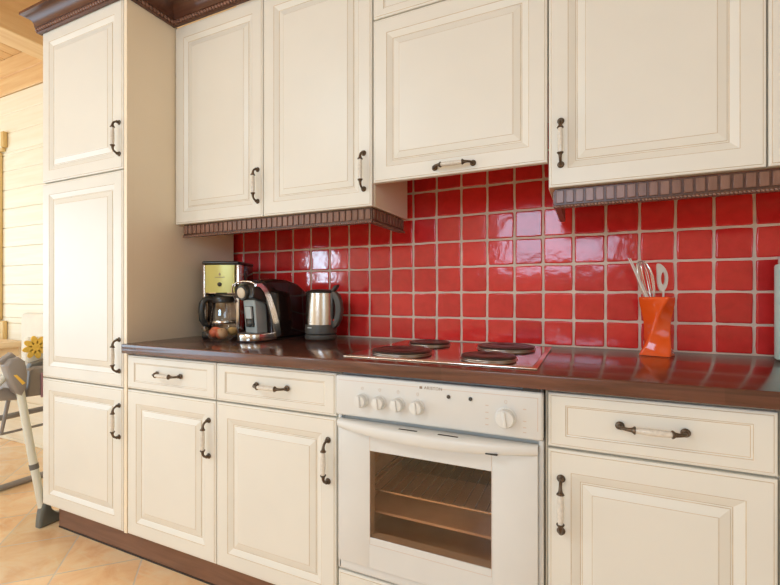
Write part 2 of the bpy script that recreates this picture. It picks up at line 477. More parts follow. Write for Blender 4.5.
# ------------------------------------------------------------------ kitchen fronts
def front(b, x0, x1, z0, z1, y, prof, th=.021):
    """a lacquered front facing -Y made of nested rings; prof: (inset, depth, material of the strip that starts here)"""
    vs, fs, ms = [], [], []
    def ring(i, d):
        k_ = i + (.012 if prof[-1][0] < .05 and i > .02 else 0)          # drawers: wider stiles than rails
        return [(x0 + k_, y + d, z0 + i), (x1 - k_, y + d, z0 + i), (x1 - k_, y + d, z1 - i), (x0 + k_, y + d, z1 - i)]
    rings = [(0, th, 0)] + list(prof)
    for i, d, m_ in rings: vs += ring(i, d)
    for r_ in range(len(rings) - 1):
        for q in range(4):
            fs.append((r_ * 4 + q, r_ * 4 + (q + 1) % 4, r_ * 4 + 4 + (q + 1) % 4, r_ * 4 + 4 + q)); ms.append(rings[r_][2])
    k_ = (len(rings) - 1) * 4
    fs.append((k_, k_ + 1, k_ + 2, k_ + 3)); ms.append(0)
    fs.append((3, 2, 1, 0)); ms.append(0)
    for f, m_ in zip(fs, ms): b.add([vs[q] for q in f], [(0, 1, 2, 3)], m_)
    return b

DOOR = [(0, .005, 0), (.0012, .0026, 0), (.0035, .0016, 0), (.0065, .0014, 1), (.0078, .0002, 0), (.0095, 0, 0),
        (.0525, 0, 1), (.0540, .0012, 0), (.0575, .0020, 0), (.0730, .0085, 1), (.0745, .0095, 0), (.0775, .0090, 1), (.0788, .0074, 0),
        (.0990, .0022, 1), (.1002, .0014, 0), (.1025, .0010, 0)]
DRAWER = [(0, .005, 0), (.0012, .0026, 0), (.0035, .0016, 0), (.0065, .0014, 1), (.0078, .0002, 0), (.0095, 0, 0),
          (.0285, 0, 1), (.0298, .0016, 0), (.0325, .0024, 1), (.0340, .0030, 0)]
CM = [M['cream'], M['patina']]

def door(name, x0, x1, z0, z1, y, parent, prof=DOOR, g=.0015):
    b = MB(); front(b, x0 + g, x1 - g, z0 + g, z1 - g, y, prof)
    bm_ = bmesh.new()
    o = b.build(name, CM, parent, recalc=False)
    bm_.from_mesh(o.data); bmesh.ops.remove_doubles(bm_, verts=list(bm_.verts), dist=1e-5)
    bmesh.ops.recalc_face_normals(bm_, faces=list(bm_.faces)); bm_.to_mesh(o.data); bm_.free()
    for p in o.data.polygons: p.use_smooth = False
    return o

def handle(x, z, y, vertical, parent, span=.128):
    """bow handle: bronze rosettes and arms, porcelain barrel grip"""
    b = MB()
    # local: along L (grip axis), out = -Y from the door face
    def P(l, o): return (x, y - o, z + l) if vertical else (x + l, y - o, z)
    h = span / 2
    for s in (-1, 1):
        rot = Matrix.Translation(Vector(P(s * h, 0))) @ Matrix.Rotation(PI / 2, 4, 'X')
        b.lathe([(.0095, 0), (.0100, .0015), (.0088, .0035), (.0050, .005), (.0045, .009), (.0001, .0092)], 20, 0, rot)
        arm = bez(P(s * h, .004), P(s * h, .020), P(s * (h - .010), .030), P(s * .040, .0275), 10)
        b.tube(arm, [.0048, .0042, .0040, .0040, .0040, .0040, .0040, .0042, .0046, .0052, .0060], 10, 0)
        b.ball(P(s * h, .010), .0062, 12, 8, 0)
        d = Vector(P(s, 0)) - Vector(P(0, 0))
        a = Vector(P(s * .0415, .0275)); c_ = Vector(P(s * .0335, .0285))
        ax = (c_ - a).normalized()
        q = Vector((0, 0, 1)).rotation_difference(ax).to_matrix().to_4x4()
        b.lathe([(.0058, 0), (.0085, .0035), (.0095, .006), (.0078, .0075)], 18, 0, Matrix.Translation(a) @ q)
    pts, rs = [], []
    for i in range(13):
        t = -1 + i / 6
        pts.append(P(.0355 * t, .0285)); rs.append(.0078 - .0020 * abs(t) ** 2.2)
    b.tube(pts, rs, 18, 1)
    o = b.build('handle', [M['bronze'], M['porcelain']], parent)
    o['label'] = 'antique bronze bow handle with a porcelain grip'
    return o

FB, FU = -.624, -.400           # faces of the base fronts and wall-unit fronts
FC = FB + .022                  # carcass fronts behind them
def carcass(x0, x1, y0, y1, z0, z1, parent, mat='cream_side'):
    b = MB(); b.box(x0, x1, y0, y1, z0, z1, .0012, 1)
    return b.build('body', M[mat], parent)

# tall unit at the left
t = thing('tall_cabinet', 'tall cream three-door larder cabinet at the left end of the kitchen run', 'cabinet', (-1.99, -.3, 0))
b = MB(); b.box(-2.287, -1.694, FC, -.042, .135, 2.312, .0012, 1)
b.box(-1.712, -1.6935, FB + .003, FC + .01, .135, 2.312, .0012, 1)
b.build('body', M['cream_side'], t)
for z0, z1, hz in ((1.613, 2.308, 1.739), (.722, 1.611, .854), (.138, .720, .586)):
    d = door('door', -2.2865, -1.713, z0, z1, FB, t)
    handle(-1.736, hz, FB, True, d)

GB = 'cream base cabinets under the worktop'
def base_unit(x0, x1, label, hx, floor_to=.138):
    t = thing('base_cabinet', label, 'cabinet', ((x0 + x1) / 2, -.3, 0), group=GB)
    carcass(x0, x1, FC, -.012, .135, .866, t)
    dr = door('drawer', x0, x1, .724, .860, FB, t, DRAWER)
    handle((x0 + x1) / 2 - .001, .796, FB, False, dr)
    d = door('door', x0, x1, floor_to, .721, FB, t)
    handle(hx, .586, FB, True, d)
base_unit(-1.688, -1.2045, 'narrow cream base cabinet beside the tall larder, one drawer over one door', -1.238)
base_unit(-1.2035, -.7035, 'cream base cabinet directly left of the white oven, one drawer over one door', -.733)
base_unit(-.092, .357, 'cream base cabinet directly right of the white oven, one drawer over one door', -.060)
base_unit(.3585, .86, 'cream base cabinet at the right edge, second cabinet right of the oven', .392)

# oven housing: side cheeks, plinth drawer front below the oven
t = thing('oven_housing', 'cream housing under the worktop that carries the white oven', 'cabinet', (-.4, -.3, 0))
b = MB(); b.box(-.7025, -.6985, FC, -.012, .135, .8665); b.box(-.0975, -.0930, FC, -.012, .135, .8665)
b.box(-.6985, -.0975, FC, -.012, .135, .262); b.box(-.6985, -.0975, -.03, -.012, .262, .8665)
b.build('body', M['cream_side'], t)
b = MB(); front(b, -.697, -.099, .138, .258, FB, DRAWER[:6]); b.build('bottom_panel', CM, t)

# wall units
GW = 'cream wall cabinets above the tiles'
t = thing('wall_cabinet', 'two-door cream wall cabinet above the coffee machines, beside the tall larder', 'cabinet', (-1.19, -.2, 1.415), group=GW)
carcass(-1.691, -.6935, FU + .022, -.074, 1.417, 2.300, t)
d = door('door', -1.691, -1.1875, 1.415, 2.300, FU, t); handle(-1.213, 1.5425, FU, True, d)
d = door('door', -1.1865, -.6945, 1.415, 2.300, FU, t); handle(-.7275, 1.5425, FU, True, d)
t = thing('wall_cabinet', 'short cream extractor cabinet with a flap door above the hob', 'cabinet', (-.4, -.2, 1.495), group=GW)
carcass(-.6925, -.1085, FU + .022, -.074, 1.74, 2.300, t)
d = door('flap_door', -.6925, -.1085, 1.494, 2.070, FU, t); handle(-.397, 1.521, FU, False, d)
b = MB(); front(b, -.691, -.110, 2.073, 2.299, FU, DRAWER); b.build('top_panel', CM, t)
t = thing('wall_cabinet', 'wide single-door cream wall cabinet above the orange utensil vase', 'cabinet', (.15, -.2, 1.415), group=GW)
carcass(-.1075, .4045, FU + .022, -.074, 1.419, 2.300, t)
d = door('door', -.1075, .4045, 1.417, 2.300, FU, t); handle(-.0725, 1.5465, FU, True, d)
t = thing('wall_cabinet', 'cream wall cabinet at the right edge, only its left side showing', 'cabinet', (.65, -.2, 1.415), group=GW)
carcass(.4055, .90, FU + .022, -.074, 1.419, 2.300, t)
d = door('door', .4055, .90, 1.417, 2.300, FU, t); handle(.864, 1.5465, FU, True, d)

# plinth
b = MB(); b.box(-2.28, .86, -.557, -.541, .004, .134, .001, 1); b.box(-2.28, .86, -.5590, -.557, 0, .007, 0, 1, 1)
b.box(-2.28, -2.262, -.541, -.02, .004, .134, .001, 1)
o = b.build('plinth', [M['plinth_wood'], M['seal']]); tag(o, 'reddish brown plinth board along the floor under the cabinets', 'plinth')

# worktop
b = MB(); b.box(-1.691, .90, -.647, -.0095, .868, .905, .004, 3)
o = b.build('worktop', M['worktop']); tag(o, 'glossy dark brown wooden worktop running under the red tiles', 'worktop')
b = MB(); b.tube([(-1.69, -.0135, .9065), (.90, -.0135, .9065)], .0028, 8)
o = b.build('trim_2', M['grout']); struct(o)

# light rails below the wall units
def rope(b, p0, p1, r=.0046, pitch=.0105, mi=0, seg=8):
    p0, p1 = Vector(p0), Vector(p1); L = (p1 - p0).length; n = max(1, int(L / pitch)); d = (p1 - p0).normalized()
    ang = math.atan2(d.y, d.x)
    for i in range(n):
        c = p0 + d * (L * (i + .5) / n)
        mt = Matrix.Translation(c) @ Matrix.Rotation(ang, 4, 'Z') @ Matrix.Rotation(R(38), 4, 'Y')
        b.ball((0, 0, 0), (r * 1.35, r, r * .95), seg, 6, mi, mt)

def reeded(b, p0, p1, nrm, z0, z1, pitch=.026):
    """row of raised blocks along p0->p1 on a board whose outside points to nrm"""
    p0, p1, nrm = Vector((*p0, 0)), Vector((*p1, 0)), Vector((*nrm, 0)); d = (p1 - p0); L = d.length; d.normalize()
    n = int(L / pitch)
    fr = Matrix(((d.x, nrm.x, 0, 0), (d.y, nrm.y, 0, 0), (0, 0, 1, 0), (0, 0, 0, 1)))
    for i in range(n):
        c = p0 + d * (L * (i + .5) / n)
        b.box(-.0105, .0105, -.002, .0042, z0, z1, .0016, 1, 0, Matrix.Translation(c) @ fr)

def light_rail(label, x0, x1, left_ret, right_ret):
    t = thing('light_rail', label, 'light rail', ((x0 + x1) / 2, -.37, 1.362), group='reeded light rails under the wall cabinets')
    y = -.377; z0, z1 = 1.364, 1.4155
    b = MB(); b.box(x0, x1, y, y + .018, z0, z1, .001, 1)
    b.box(x0 - .002, x1 + .002, y - .006, y + .02, z0 - .003, z0 + .005, .002, 2)
    if left_ret: b.box(x0, x0 + .018, y + .018, -.085, z0, z1, .001, 1)
    if right_ret:
        b.box(x1 - .018, x1, y + .018, -.085, z0, z1, .001, 1)
        b.box(x1 - .02, x1 + .006, y + .018, -.085, z0 - .003, z0 + .005, .002, 2)
    b.build('board', M['dark_wood'], t)  # darker wood than the reeding, so groove shade sits in its colour
    b = MB(); reeded(b, (x0 + .003, y), (x1 - .003, y), (0, -1), z0 + .010, z1 - .004)
    if right_ret: reeded(b, (x1, y + .004), (x1, -.088), (1, 0), z0 + .010, z1 - .004)
    if left_ret: reeded(b, (x0, y + .004), (x0, -.088), (-1, 0), z0 + .010, z1 - .004)
    b.build('reeding', M['rail_wood'], t)
    b = MB(); rope(b, (x0, y - .006, z0 - .001), (x1, y - .006, z0 - .001), .0040, .009)
    if right_ret: rope(b, (x1 + .005, y, z0 - .001), (x1 + .005, -.086, z0 - .001), .0040, .009)
    b.build('rope_trim', M['rail_wood'], t)
light_rail('brown reeded light rail under the two-door cabinet over the coffee machines', -1.662, -.706, False, True)
light_rail('brown reeded light rail under the right-hand cabinets over the orange vase', -.092, .90, True, False)

# crown moulding swept along the cabinet tops
def sweep(b, path, prof, mi=0, closed_prof=True):
    """path of (x,y); prof of (out, z); outward is to the right of travel"""
    P_ = [Vector(p) for p in path]; n = len(P_); offs = []
    for i in range(n):
        ns = []
        if i > 0: d = (P_[i] - P_[i - 1]).normalized(); ns.append(Vector((d.y, -d.x)))
        if i < n - 1: d = (P_[i + 1] - P_[i]).normalized(); ns.append(Vector((d.y, -d.x)))
        if len(ns) == 1: offs.append(ns[0])
        else:
            m_ = ns[0] + ns[1]; offs.append(m_ / (1 + ns[0].dot(ns[1])))
    vs, fs = [], []; k_ = len(prof)
    for p, o_ in zip(P_, offs):
        for q, z in prof: vs.append((p.x + o_.x * q, p.y + o_.y * q, z))
    for i in range(n - 1):
        for q in range(k_):
            r_ = (q + 1) % k_
            fs.append((i * k_ + q, (i + 1) * k_ + q, (i + 1) * k_ + r_, i * k_ + r_))
    fs.append(list(range(k_))); fs.append([(n - 1) * k_ + q for q in range(k_)][::-1])
    return b.add(vs, fs, mi)
path = [(-2.2885, -.02), (-2.2885, FB - .001), (-1.6925, FB - .001), (-1.6925, FU - .001), (.90, FU - .001)]
zb = 2.3005
prof = [(0.0005, zb), (.010, zb), (.014, zb + .003), (.014, zb + .022), (.019, zb + .025)]
prof += [(.019 + .036 * (1 - math.cos(a)), zb + .025 + .047 * math.sin(a)) for a in [PI / 2 * i / 8 for i in range(1, 9)]]
prof += [(.060, zb + .073), (.060, zb + .085), (.0005, zb + .085)]
t = thing('crown_moulding', 'dark brown cove crown moulding on top of the larder and wall cabinets', 'moulding', (-1.0, -.4, zb))
b = MB(); sweep(b, path, prof); b.build('cove', M['dark_wood'], t, angle=30)
b = MB(); r_ = .0155; zz = zb + .0135
cor = [(-2.2885 - r_, -.03), (-2.2885 - r_, FB - .001 - r_), (-1.6925 + r_, FB - .001 - r_), (-1.6925 + r_, FU - .001 - r_), (.9, FU - .001 - r_)]
for p, q in zip(cor[:-1], cor[1:]): rope(b, (*p, zz), (*q, zz), .0075, .0165)
b.build('rope_trim', M['rail_wood'], t)

# ------------------------------------------------------------------ oven
ov = thing('oven', 'white built-in electric oven with a brown glass window and round knobs', 'oven', (-.4, -.3, .262))
OX0, OX1 = -.6965, -.1005
b = MB()                                               # outer frame
b.box(OX0, OX0 + .012, FB, FB + .5, .266, .735, .003, 2); b.box(OX1 - .012, OX1, FB, FB + .5, .266, .735, .003, 2)
b.box(OX0, OX1, FB, FB + .5, .264, .297, .006, 3); b.box(OX0 + .01, OX1 - .01, FB + .40, FB + .5, .29, .85)
b.box(OX0 + .004, OX1 - .004, FB + .02, FB + .45, .735, .862, .003, 1)
b.build('frame', M['enamel'], ov)
b = MB(); b.box(OX0 + .01, OX1 - .01, FB + .018, FB + .03, .716, .742, 0); b.build('vent_gap', M['grey_gap'], ov)
cp = MB(); cp.box(OX0, OX1, FB - .016, FB + .02, .738, .8585, .007, 3)
cp = cp.build('control_panel', M['enamel'], ov)
YP = FB - .016
b = MB()                                               # thin printed outline on the panel
b.box(-.684, -.4285, YP - .0004, YP + .001, .8438, .8452); b.box(-.363, -.112, YP - .0004, YP + .001, .8438, .8452); b.box(-.1135, -.112, YP - .0004, YP + .001, .762, .8438)
b.build('printed_line', M['print_red'], cp)
for kx, kz, r in ((-.604, .790, .0185), (-.547, .790, .0185), (-.489, .790, .0185), (-.430, .789, .0185), (-.190, .788, .0235)):
    b = MB(); mt = Matrix.Translation(Vector((kx, YP, kz))) @ Matrix.Rotation(PI / 2, 4, 'X')
    b.lathe([(r * 1.12, 0), (r * 1.12, .003), (r, .005), (r * .97, .018), (r * .90, .0215), (r * .55, .0228), (.0001, .023)], 32, 0, mt)
    for q in range(24):
        a = 2 * PI * q / 24
        b.box(-.001, .001, r * .93, r * 1.015, .006, .018, .0006, 1, 0, mt @ Matrix.Rotation(a, 4, 'Z'))
    b.box(-.0045, .0045, -r * .86, r * .86, .02, .0275, .003, 2, 0, mt @ Matrix.Rotation(R(8), 4, 'Z'))
    b.build('knob', M['enamel_hi'], cp)
    m_ = MB()                                          # printed zero mark above the knob
    m_.tube([(kx + .0032 * math.cos(a), YP - .0003, kz + r + .0165 + .0042 * math.sin(a)) for a in [2 * PI * i / 14 for i in range(14)]], .0006, 5, 0, None, True)
    m_.build('printed_mark', M['print_red'], cp)
for dx, dz in ((-.048, .026), (-.048, .008), (-.048, -.008), (-.048, -.024), (.046, .026), (.046, -.004), (.046, -.02), (.046, -.032)):
    b = MB(); b.box(-.19 + dx - .004, -.19 + dx + .004, YP - .0004, YP + .001, .788 + dz - .0011, .788 + dz + .0011)
    b.build('printed_mark', M['print_red'], cp)
for lx in (-.341, -.281):
    b = MB(); mt = Matrix.Translation(Vector((lx, YP, .826))) @ Matrix.Rotation(PI / 2, 4, 'X')
    b.lathe([(.0052, 0), (.0052, .002), (.004, .004), (.0001, .0046)], 18, 0, mt); b.build('indicator_lamp', M['lens'], cp)
def lettering(name, text, size, loc, parent, mat, off):
    cu = bpy.data.curves.new(name, 'FONT'); cu.body = text; cu.size = size; cu.extrude = .0003; cu.align_x = 'LEFT'
    cu.space_character = 1.12
    cu.materials.append(mat)
    tmp = bpy.data.objects.new(name, cu); C.objects.link(tmp)
    bpy.context.view_layer.update()
    me = bpy.data.meshes.new_from_object(tmp.evaluated_get(bpy.context.evaluated_depsgraph_get()))
    bpy.data.objects.remove(tmp); bpy.data.curves.remove(cu)
    o = bpy.data.objects.new(name, me); C.objects.link(o); o.parent = parent
    o.location = Vector(loc) - off; o.rotation_euler = (PI / 2, 0, 0); return o
lettering('brand_lettering', 'ARISTON', .0115, (-.411, YP - .0004, .8405), cp, M['print_brown'], ov.location)
b = MB()
b.box(-.4245, -.4165, YP - .0005, YP + .001, .8405, .8475, .0002, 1); b.build('emblem', M['print_brown'], cp)
# black clip between panel and worktop
b = MB(); b.box(-.150, -.108, FB - .012, FB + .01, .8588, .8672, .001, 1); b.build('clip', M['seal'], ov)

# oven door: white frame around a glass window, bowed grip along its top
WX0, WX1, WZ0, WZ1 = -.579, -.2265, .392, .644
od = MB()
DX0, DX1, DZ0, DZ1 = OX0 + .009, OX1 - .012, .302, .708
od.box(DX0, WX0, YP, FB + .02, DZ0, DZ1, .003, 2); od.box(WX1, DX1, YP, FB + .02, DZ0, DZ1, .003, 2)
od.box(WX0 - .003, WX1 + .003, YP, FB + .02, DZ0, WZ0, .0015, 1); od.box(WX0 - .003, WX1 + .003, YP, FB + .02, WZ1, DZ1, .0015, 1)
od = od.build('oven_door', M['enamel'], ov)
b = MB()                                               # printed outline of the glass pane
for x_ in (WX0 - .0005, WX1 + .0005): b.box(x_ - .0006, x_ + .0006, YP - .0005, YP + .001, .372, .70)
b.box(WX0, WX1, YP - .0005, YP + .001, .3715, .3727); b.build('printed_line', M['print_red'], od)
b = MB(); b.box(WX0 + .0005, WX1 - .0005, YP + .001, YP + .004, WZ0 + .0005, WZ1 - .0005)
b.build('window_pane', M['oven_glass'], od)
b = MB()                                               # bowed grip
NN = 28
ring = []
for i in range(NN + 1):
    s = i / NN; x_ = DX0 + (DX1 - DX0) * s
    bow = .006 + .036 * math.sin(PI * s) ** .8
    y_ = YP - bow
    dz = -.010 * math.sin(PI * s)                      # the lip droops in the middle
    ring.append([(x_, YP + .012, .727), (x_, y_ + .012, .7275), (x_, y_ + .004, .7255), (x_, y_, .7195), (x_, y_ + .001, .708 + dz), (x_, y_ + .006, .7015 + dz), (x_, YP + .012, .6985 + dz * .3)])
vs = [p for r_ in ring for p in r_]; K = 7; fs = []
for i in range(NN):
    for q in range(K):
        r2 = (q + 1) % K; fs.append((i * K + q, (i + 1) * K + q, (i + 1) * K + r2, i * K + r2))
fs.append(list(range(K))); fs.append([NN * K + q for q in range(K)][::-1])
b.add(vs, fs)
b.build('grip', M['enamel_hi'], od, angle=50)
for xa, xb, ya, yb, za, zb_ in ((-.478, -.424, YP - .024, YP - .018, .7255, .7285), (-.364, -.309, YP - .024, YP - .018, .7255, .7285), (-.236, -.206, YP - .030, YP - .022, .6975, .7005)):
    b = MB(); b.box(xa, xb, ya, yb, za, zb_, 0); b.build('grip_slot', M['seal'], od)
# cavity
b = MB()
cx0, cx1, cy0, cy1, cz0, cz1 = -.655, -.145, FB + .03, FB + .40, .325, .690
def quad(b, p): b.add(p, [(0, 1, 2, 3)])
quad(b, [(cx0, cy1, cz0), (cx1, cy1, cz0), (cx1, cy1, cz1), (cx0, cy1, cz1)])
quad(b, [(cx0, cy0, cz0), (cx0, cy1, cz0), (cx0, cy1, cz1), (cx0, cy0, cz1)])
quad(b, [(cx1, cy0, cz0), (cx1, cy1, cz0), (cx1, cy1, cz1), (cx1, cy0, cz1)])
quad(b, [(cx0, cy0, cz0), (cx1, cy0, cz0), (cx1, cy1, cz0), (cx0, cy1, cz0)])
quad(b, [(cx0, cy0, cz1), (cx1, cy0, cz1), (cx1, cy1, cz1), (cx0, cy1, cz1)])
for z_ in (.40, .47, .54, .61):
    b.box(cx0, cx0 + .012, cy0 + .01, cy1 - .01, z_, z_ + .006); b.box(cx1 - .012, cx1, cy0 + .01, cy1 - .01, z_, z_ + .006)
b.build('cavity', M['cavity'], ov, recalc=False)
def oven_rack(z):
    b = MB(); a0, a1 = cx0 + .013, cx1 - .013; f0, f1 = cy0 + .025, cy1 - .02
    b.tube([(a0, f0, z), (a1, f0, z), (a1, f1, z), (a0, f1, z)], .0032, 8, 0, None, True)
    b.tube([(a0, f1, z), (a0, f1, z + .012), (a1, f1, z + .012), (a1, f1, z)], .0028, 6)
    for i in range(1, 15):
        x_ = a0 + (a1 - a0) * i / 15; b.tube([(x_, f0, z + .003), (x_, f1, z + .003)], .0019, 6)
    return b
oven_rack(.500).build('wire_rack', M['chrome_wire'], ov)
b = MB(); b.box(cx0 + .013, cx1 - .013, cy0 + .02, cy0 + .03, .430, .438, .002, 1)
b.box(cx0 + .013, cx1 - .013, cy0 + .03, cy1 - .02, .430, .4325, 0); b.build('baking_tray', M['cavity'], ov)

# ------------------------------------------------------------------ hob
hb = thing('hob', 'stainless steel electric hob with four black hotplates set in the worktop', 'hob', (-.405, -.34, .905))
HX0, HX1, HY0, HY1 = -.699, -.119, -.590, -.083
b = MB(); b.box(HX0, HX1, HY0, HY1, .9052, .9105, .0022, 2); b.build('rim', M['hob_rim'], hb)
b = MB(); b.box(HX0 + .012, HX1 - .012, HY0 + .012, HY1 - .012, .910, .9118, .0012, 1); b.build('steel_plate', M['hob_steel'], hb)
for px_, py_, r in ((-.553, -.462, .0975), (-.548, -.205, .0775), (-.268, -.478, .0800), (-.262, -.215, .0975)):
    mt = Matrix.Translation(Vector((px_, py_, .9115)))
    b = MB(); b.lathe([(r + .004, 0), (r + .004, .0012), (r - .001, .003), (r - .002, .006)], 48, 0, mt, cap=False)
    rg = b.build('hotplate_ring', M['hob_ring'], hb)
    b = MB(); b.lathe([(r - .003, .0035), (r - .0005, .006), (r, .0095), (r - .003, .0120), (r * .8, .0125), (r * .79, .0118), (r * .72, .0118), (r * .71, .0125), (r * .32, .0125), (r * .3, .0112), (.0001, .0112)], 48, 0, mt)
    b.build('hotplate', M['iron'], hb)

# ------------------------------------------------------------------ coffee maker
cm = thing('coffee_maker', 'drip coffee maker with a yellow-green front panel and glass jug', 'coffee maker', (-1.542, -.228, .905), R(23))
W, D = .084, .095
b = MB(); b.box(-W + .002, W - .002, -D - .010, D, 0, .030, .008, 3); b.build('base', M['black_plastic'], cm, False)
b = MB(); b.box(-W + .004, W - .014, .02, D, .028, .335, .010, 3); b.build('rear_tower', M['grey_plastic'], cm, False)
b = MB()
b.box(W - .016, W + .0015, -D + .006, -D + .062, .028, .334, .005, 3); b.box(-W, -W + .014, -D + .006, -D + .034, .028, .335, .006, 3)
b.box(-W + .01, W - .01, -D + .02, .03, .2, .335, .004, 2); b.box(-W + .012, W - .018, .012, .021, .03, .2, .002, 1)
b.build('steel_column', M['steel'], cm, False)
b = MB(); b.box(W - .012, W + .0005, -D + .062, D - .004, .028, .335, .004, 2); b.box(-W + .001, -W + .01, -D + .03, D - .004, .03, .335, .004, 2)
b.build('side_panel', M['dark_gloss'], cm, False)
b = MB(); b.box(W - .003, W + .0025, -D + .078, -D + .100, .13, .31, .0018, 2); b.build('water_gauge', M['grey_plastic'], cm, False)
fp = MB()                                              # slightly bowed coloured front
seg = 12; vs, fs = [], []
for i in range(seg + 1):
    s = -1 + 2 * i / seg; x_ = s * (W - .018) - .002; y_ = -D + .001 - .007 * (1 - s * s)
    vs += [(x_, y_, .206), (x_, y_, .330), (x_, -D + .03, .330), (x_, -D + .03, .206)]
for i in range(seg):
    for q in range(4): fs.append((i * 4 + q, (i + 1) * 4 + q, (i + 1) * 4 + (q + 1) % 4, i * 4 + (q + 1) % 4))
fs.append((0, 1, 2, 3)); fs.append((seg * 4 + 3, seg * 4 + 2, seg * 4 + 1, seg * 4))
fp.add(vs, fs); fpo = fp.build('front_panel', M['lime'], cm, False)
b = MB(); mt = Matrix.Translation(Vector((0, -D - .006, .243))) @ Matrix.Rotation(PI / 2, 4, 'X')
b.lathe([(.0095, 0), (.0095, .003), (.007, .005), (.0001, .0055)], 24, 0, mt); b.build('switch', M['seal'], fpo, False)
b = MB(); b.prism([(-.0035, .283), (.0035, .283), (.0045, .290), (0, .296), (-.0045, .290)], -D - .0068, -D - .0055, 'y'); b.box(-.022, .022, -D - .0066, -D - .0052, .2735, .2765)
b.build('emblem', M['print_brown'], fpo, False)
b = MB(); b.box(-W - .002, W + .001, -D, D + .002, .333, .348, .007, 3); b.build('lid', M['black_plastic'], cm, False)
b = MB(); b.lathe([(.050, .196), (.052, .205), (.052, .21)], 32, 0, Matrix.Translation(Vector((-.002, -.030, 0)))); b.build('filter_basket', M['black_plastic'], cm, False)
jug = MB(); JM = Matrix.Translation(Vector((-.004, -.050, 0)))
jug.lathe([(.0001, .0325), (.046, .0325), (.054, .040), (.059, .075), (.058, .110), (.050, .150), (.046, .165)], 40, 0, JM, cap=False)
jo = jug.build('jug', M['carafe_glass'], cm, False)
b = MB(); b.lathe([(.047, .160), (.050, .162), (.051, .178), (.044, .188), (.0001, .192)], 32, 0, JM); b.build('jug_lid', M['black_plastic'], jo, False)
b = MB(); b.lathe([(.0595, .066), (.0605, .068), (.0605, .076), (.0595, .078)], 40, 0, JM, cap=False); b.build('jug_band', M['chrome'], jo, False)
b = MB(); hd = Vector((-.82, -.57, 0)).normalized(); c0 = Vector((-.004, -.050, 0))
hp = [c0 + hd * r_ + Vector((0, 0, z_)) for r_, z_ in ((.048, .172), (.064, .179), (.080, .174), (.091, .155), (.095, .120), (.092, .085), (.080, .063), (.060, .060))]
b.tube(hp, [.012, .013, .014, .0145, .0145, .014, .0125, .010], 12); b.build('jug_handle', M['black_plastic'], jo, False)

# ------------------------------------------------------------------ capsule machine (front towards -Y)
cz = thing('capsule_machine', 'dark brown capsule coffee machine with a curved chrome band, left of the kettle', 'coffee machine', (-1.302, -.40, .905), R(-6))
sh = [(.118, .004), (.365, .004), (.372, .05), (.370, .11), (.358, .165), (.328, .215), (.275, .247), (.205, .263), (.125, .266), (.062, .258), (.085, .20), (.108, .12)]
b = MB(); b.prism(sh, -.056, .062, 'x', .016, 4); b.build('shell', M['dark_gloss'], cz, False, 35)
arch = [(.018, .236), (.042, .236), (.068, .216), (.091, .178), (.111, .130), (.128, .082), (.139, .043), (.144, .016)]
wid = [.010, .017, .023, .027, .030, .032, .033, .030]
fr_ = [(-.0595, .030, .165), (-.0595, .012, .192), (-.057, .002, .218), (-.048, .000, .237), (-.024, .003, .248), (.010, .006, .252), (.040, .010, .250), (.058, .014, .244), (.0655, .020, .236)]
b = MB(); b.tube(fr_, [.0035] * len(fr_), 10); b.build('chrome_rim', M['chrome'], cz, False)
for xa, xb in ((-.064, -.055), (.061, .070)):          # chrome band down each flank
    b = MB(); vs, fs = [], []
    for i, ((y_, z_), w_) in enumerate(zip(arch, wid)):
        a_ = arch[max(i - 1, 0)]; c_ = arch[min(i + 1, len(arch) - 1)]
        tx_, tz_ = c_[0] - a_[0], c_[1] - a_[1]; l_ = math.hypot(tx_, tz_); nx, nz = -tz_ / l_, tx_ / l_
        for s in (-.5, .5): vs += [(xa, y_ + nx * w_ * s, z_ + nz * w_ * s), (xb, y_ + nx * w_ * s, z_ + nz * w_ * s)]
    for i in range(len(arch) - 1):
        o_ = i * 4; p_ = o_ + 4
        for q, r_ in ((0, 1), (1, 3), (3, 2), (2, 0)): fs.append((o_ + q, o_ + r_, p_ + r_, p_ + q))
    fs.append((0, 1, 3, 2)); e_ = (len(arch) - 1) * 4; fs.append((e_, e_ + 2, e_ + 3, e_ + 1))
    b.add(vs, fs); b.build('chrome_band', M['chrome'], cz, False, 50)
b = MB(); b.prism([(.010, .185), (.012, .222), (.026, .240), (.060, .252), (.100, .250), (.110, .215), (.110, .15), (.08, .165), (.045, .172)], -.055, .061, 'x', .008, 3); b.build('head', M['black_plastic'], cz, False)
b = MB(); mt = Matrix.Translation(Vector((.006, .014, .206))) @ Matrix.Rotation(PI / 2 + .15, 4, 'X')
b.lathe([(.033, -.004), (.033, .010), (.028, .016), (.0001, .016)], 28, 0, mt); b.build('knob_collar', M['black_plastic'], cz, False)
b = MB(); b.lathe([(.0225, .014), (.0225, .020), (.019, .0225), (.0001, .023)], 28, 0, mt); b.build('knob', M['ivory'], cz, False)
b = MB(); b.prism([(.055, .030), (.115, .030), (.105, .175), (.040, .178)], -.036, .036, 'x', .006, 3); b.build('front_column', M['blue_grey'], cz, False)
b = MB(); b.prism([(.046, .060), (.060, .060), (.060, .148), (.0375, .148)], -.024, .024, 'x', .004, 2); b.build('cup_recess', M['black_plastic'], cz, False)
b = MB(); b.prism([(.036, .096), (.056, .096), (.056, .146), (.030, .146)], -.014, .022, 'x', .004, 2); b.build('spout_cover', M['pale_grey'], cz, False)
b = MB(); b.ball((.001, .046, .078), (.018, .010, .017), 18, 12); b.build('outlet', M['grey_plastic'], cz, False)
b = MB(); pl = [(-.058, .12)] + [(-.058 + .0 + (.058 + .0) * 0 + q[0], q[1]) for q in arcpts((.058, .056), .061, PI, 2 * PI, 18)] + [(.061, .12)]
